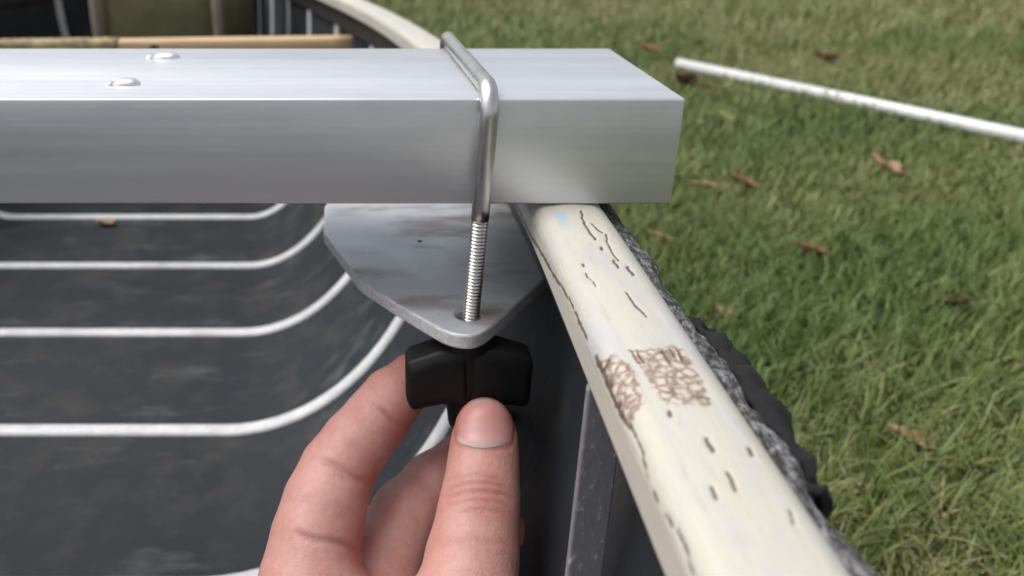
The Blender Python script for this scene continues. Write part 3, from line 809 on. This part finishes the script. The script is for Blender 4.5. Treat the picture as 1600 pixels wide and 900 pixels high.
# ------------------------------------------------------------------ fallen leaves
def leaf_mat(name, a, b): return mat_plain(name, a, b, 60, .7, .5, .001)
LM = {'red': leaf_mat('leaf_red_brown', (.17, .065, .032), (.27, .12, .06)), 'dark': leaf_mat('leaf_dark_brown', (.06, .028, .016), (.12, .05, .026)),
      'tan': leaf_mat('leaf_tan', (.30, .17, .095), (.42, .26, .16)), 'yellow': leaf_mat('leaf_yellow', (.24, .24, .07), (.34, .32, .12))}
def leaf(pos, L, wd, yaw, tilt, curl, mat, label, lobes=0, group='fallen leaves'):
    V = []; n, m = 14, 7
    for i in range(n+1):
        t = i/n; hw = wd*math.sin(math.pi*t**.85)**.8 if 0 < t < 1 else .0004
        if lobes: hw *= .72+.28*math.cos(t*math.pi*2*lobes)
        for j in range(m):
            s = -1+2*j/(m-1)
            V.append((s*hw, (t-.5)*L, curl*(s*s*hw*1.1+((t-.5)**2)*L*.9)+.0012*math.sin(9*t+4*s)))
    f = [(i*m+j, i*m+j+1, (i+1)*m+j+1, (i+1)*m+j) for i in range(n) for j in range(m-1)]
    o = link('fallen_leaf', mesh('fallen_leaf', V, f), mat, smooth=True); o.modifiers.new('t', 'SOLIDIFY').thickness = .0005
    o.location = pos; o.rotation_euler = (tilt, tilt*.6, yaw); tag(o, label, 'leaf', group); return o
GH = ZC-.028
for (x, y, L, wd, yaw, tl, cu, mt, lb, lob) in [
    (1012, 80, .085, .024, .6, .25, .7, 'red', 'red brown leaf on the grass above the crossbar back corner', 0),
    (1068, 133, .075, .026, 2.2, .5, .9, 'dark', 'dark brown curled leaf just beyond the crossbar front corner', 0),
    (1106, 138, .090, .018, 1.3, .2, .5, 'red', 'rusty flat leaf below the white pipe', 2),
    (1133, 186, .055, .016, .3, .3, .6, 'yellow', 'small yellow green leaf right of the crossbar end', 0),
    (1100, 293, .052, .013, 1.5, .15, .6, 'tan', 'pinkish tan leaf beside the lower crossbar corner', 0),
    (1163, 288, .050, .014, .9, .3, .6, 'red', 'rust leaf right of the pinkish tan leaf', 0),
    (1033, 373, .040, .011, 1.2, .3, .5, 'tan', 'small tan leaf right of the gunwale under the crossbar', 0),
    (1128, 490, .026, .009, .4, .3, .6, 'tan', 'tiny tan leaf close to the outwale and the black flap', 0),
    (1040, 186, .05, .014, 2.0, .3, .6, 'dark', 'dull brown leaf partly behind the crossbar end', 0),
    (1290, 96, .10, .028, 1.9, .25, .7, 'red', 'large red brown leaf behind the white pipe', 0),
    (1385, 265, .075, .021, .5, .3, .7, 'tan', 'tan leaf in front of the white pipe', 2),
    (1270, 395, .050, .014, 1.1, .25, .6, 'red', 'red brown leaf between pipe and gunwale', 0),
    (1490, 480, .055, .015, 2.4, .3, .7, 'dark', 'dark brown leaf at the far right of the lawn', 0),
    (1420, 690, .040, .012, .9, .25, .6, 'tan', 'curled tan leaf low on the right of the lawn', 0)]:
    leaf(atH(x, y, GH), L, wd, yaw, tl, cu, LM[mt], lb, lob)
pl_ = atH(165, 349, FLOOR_H-.004)
leaf(pl_, .030, .0085, 1.45, .1, .5, LM['tan'], 'small tan leaf scrap on the canoe floor beside a rib', 0, None)
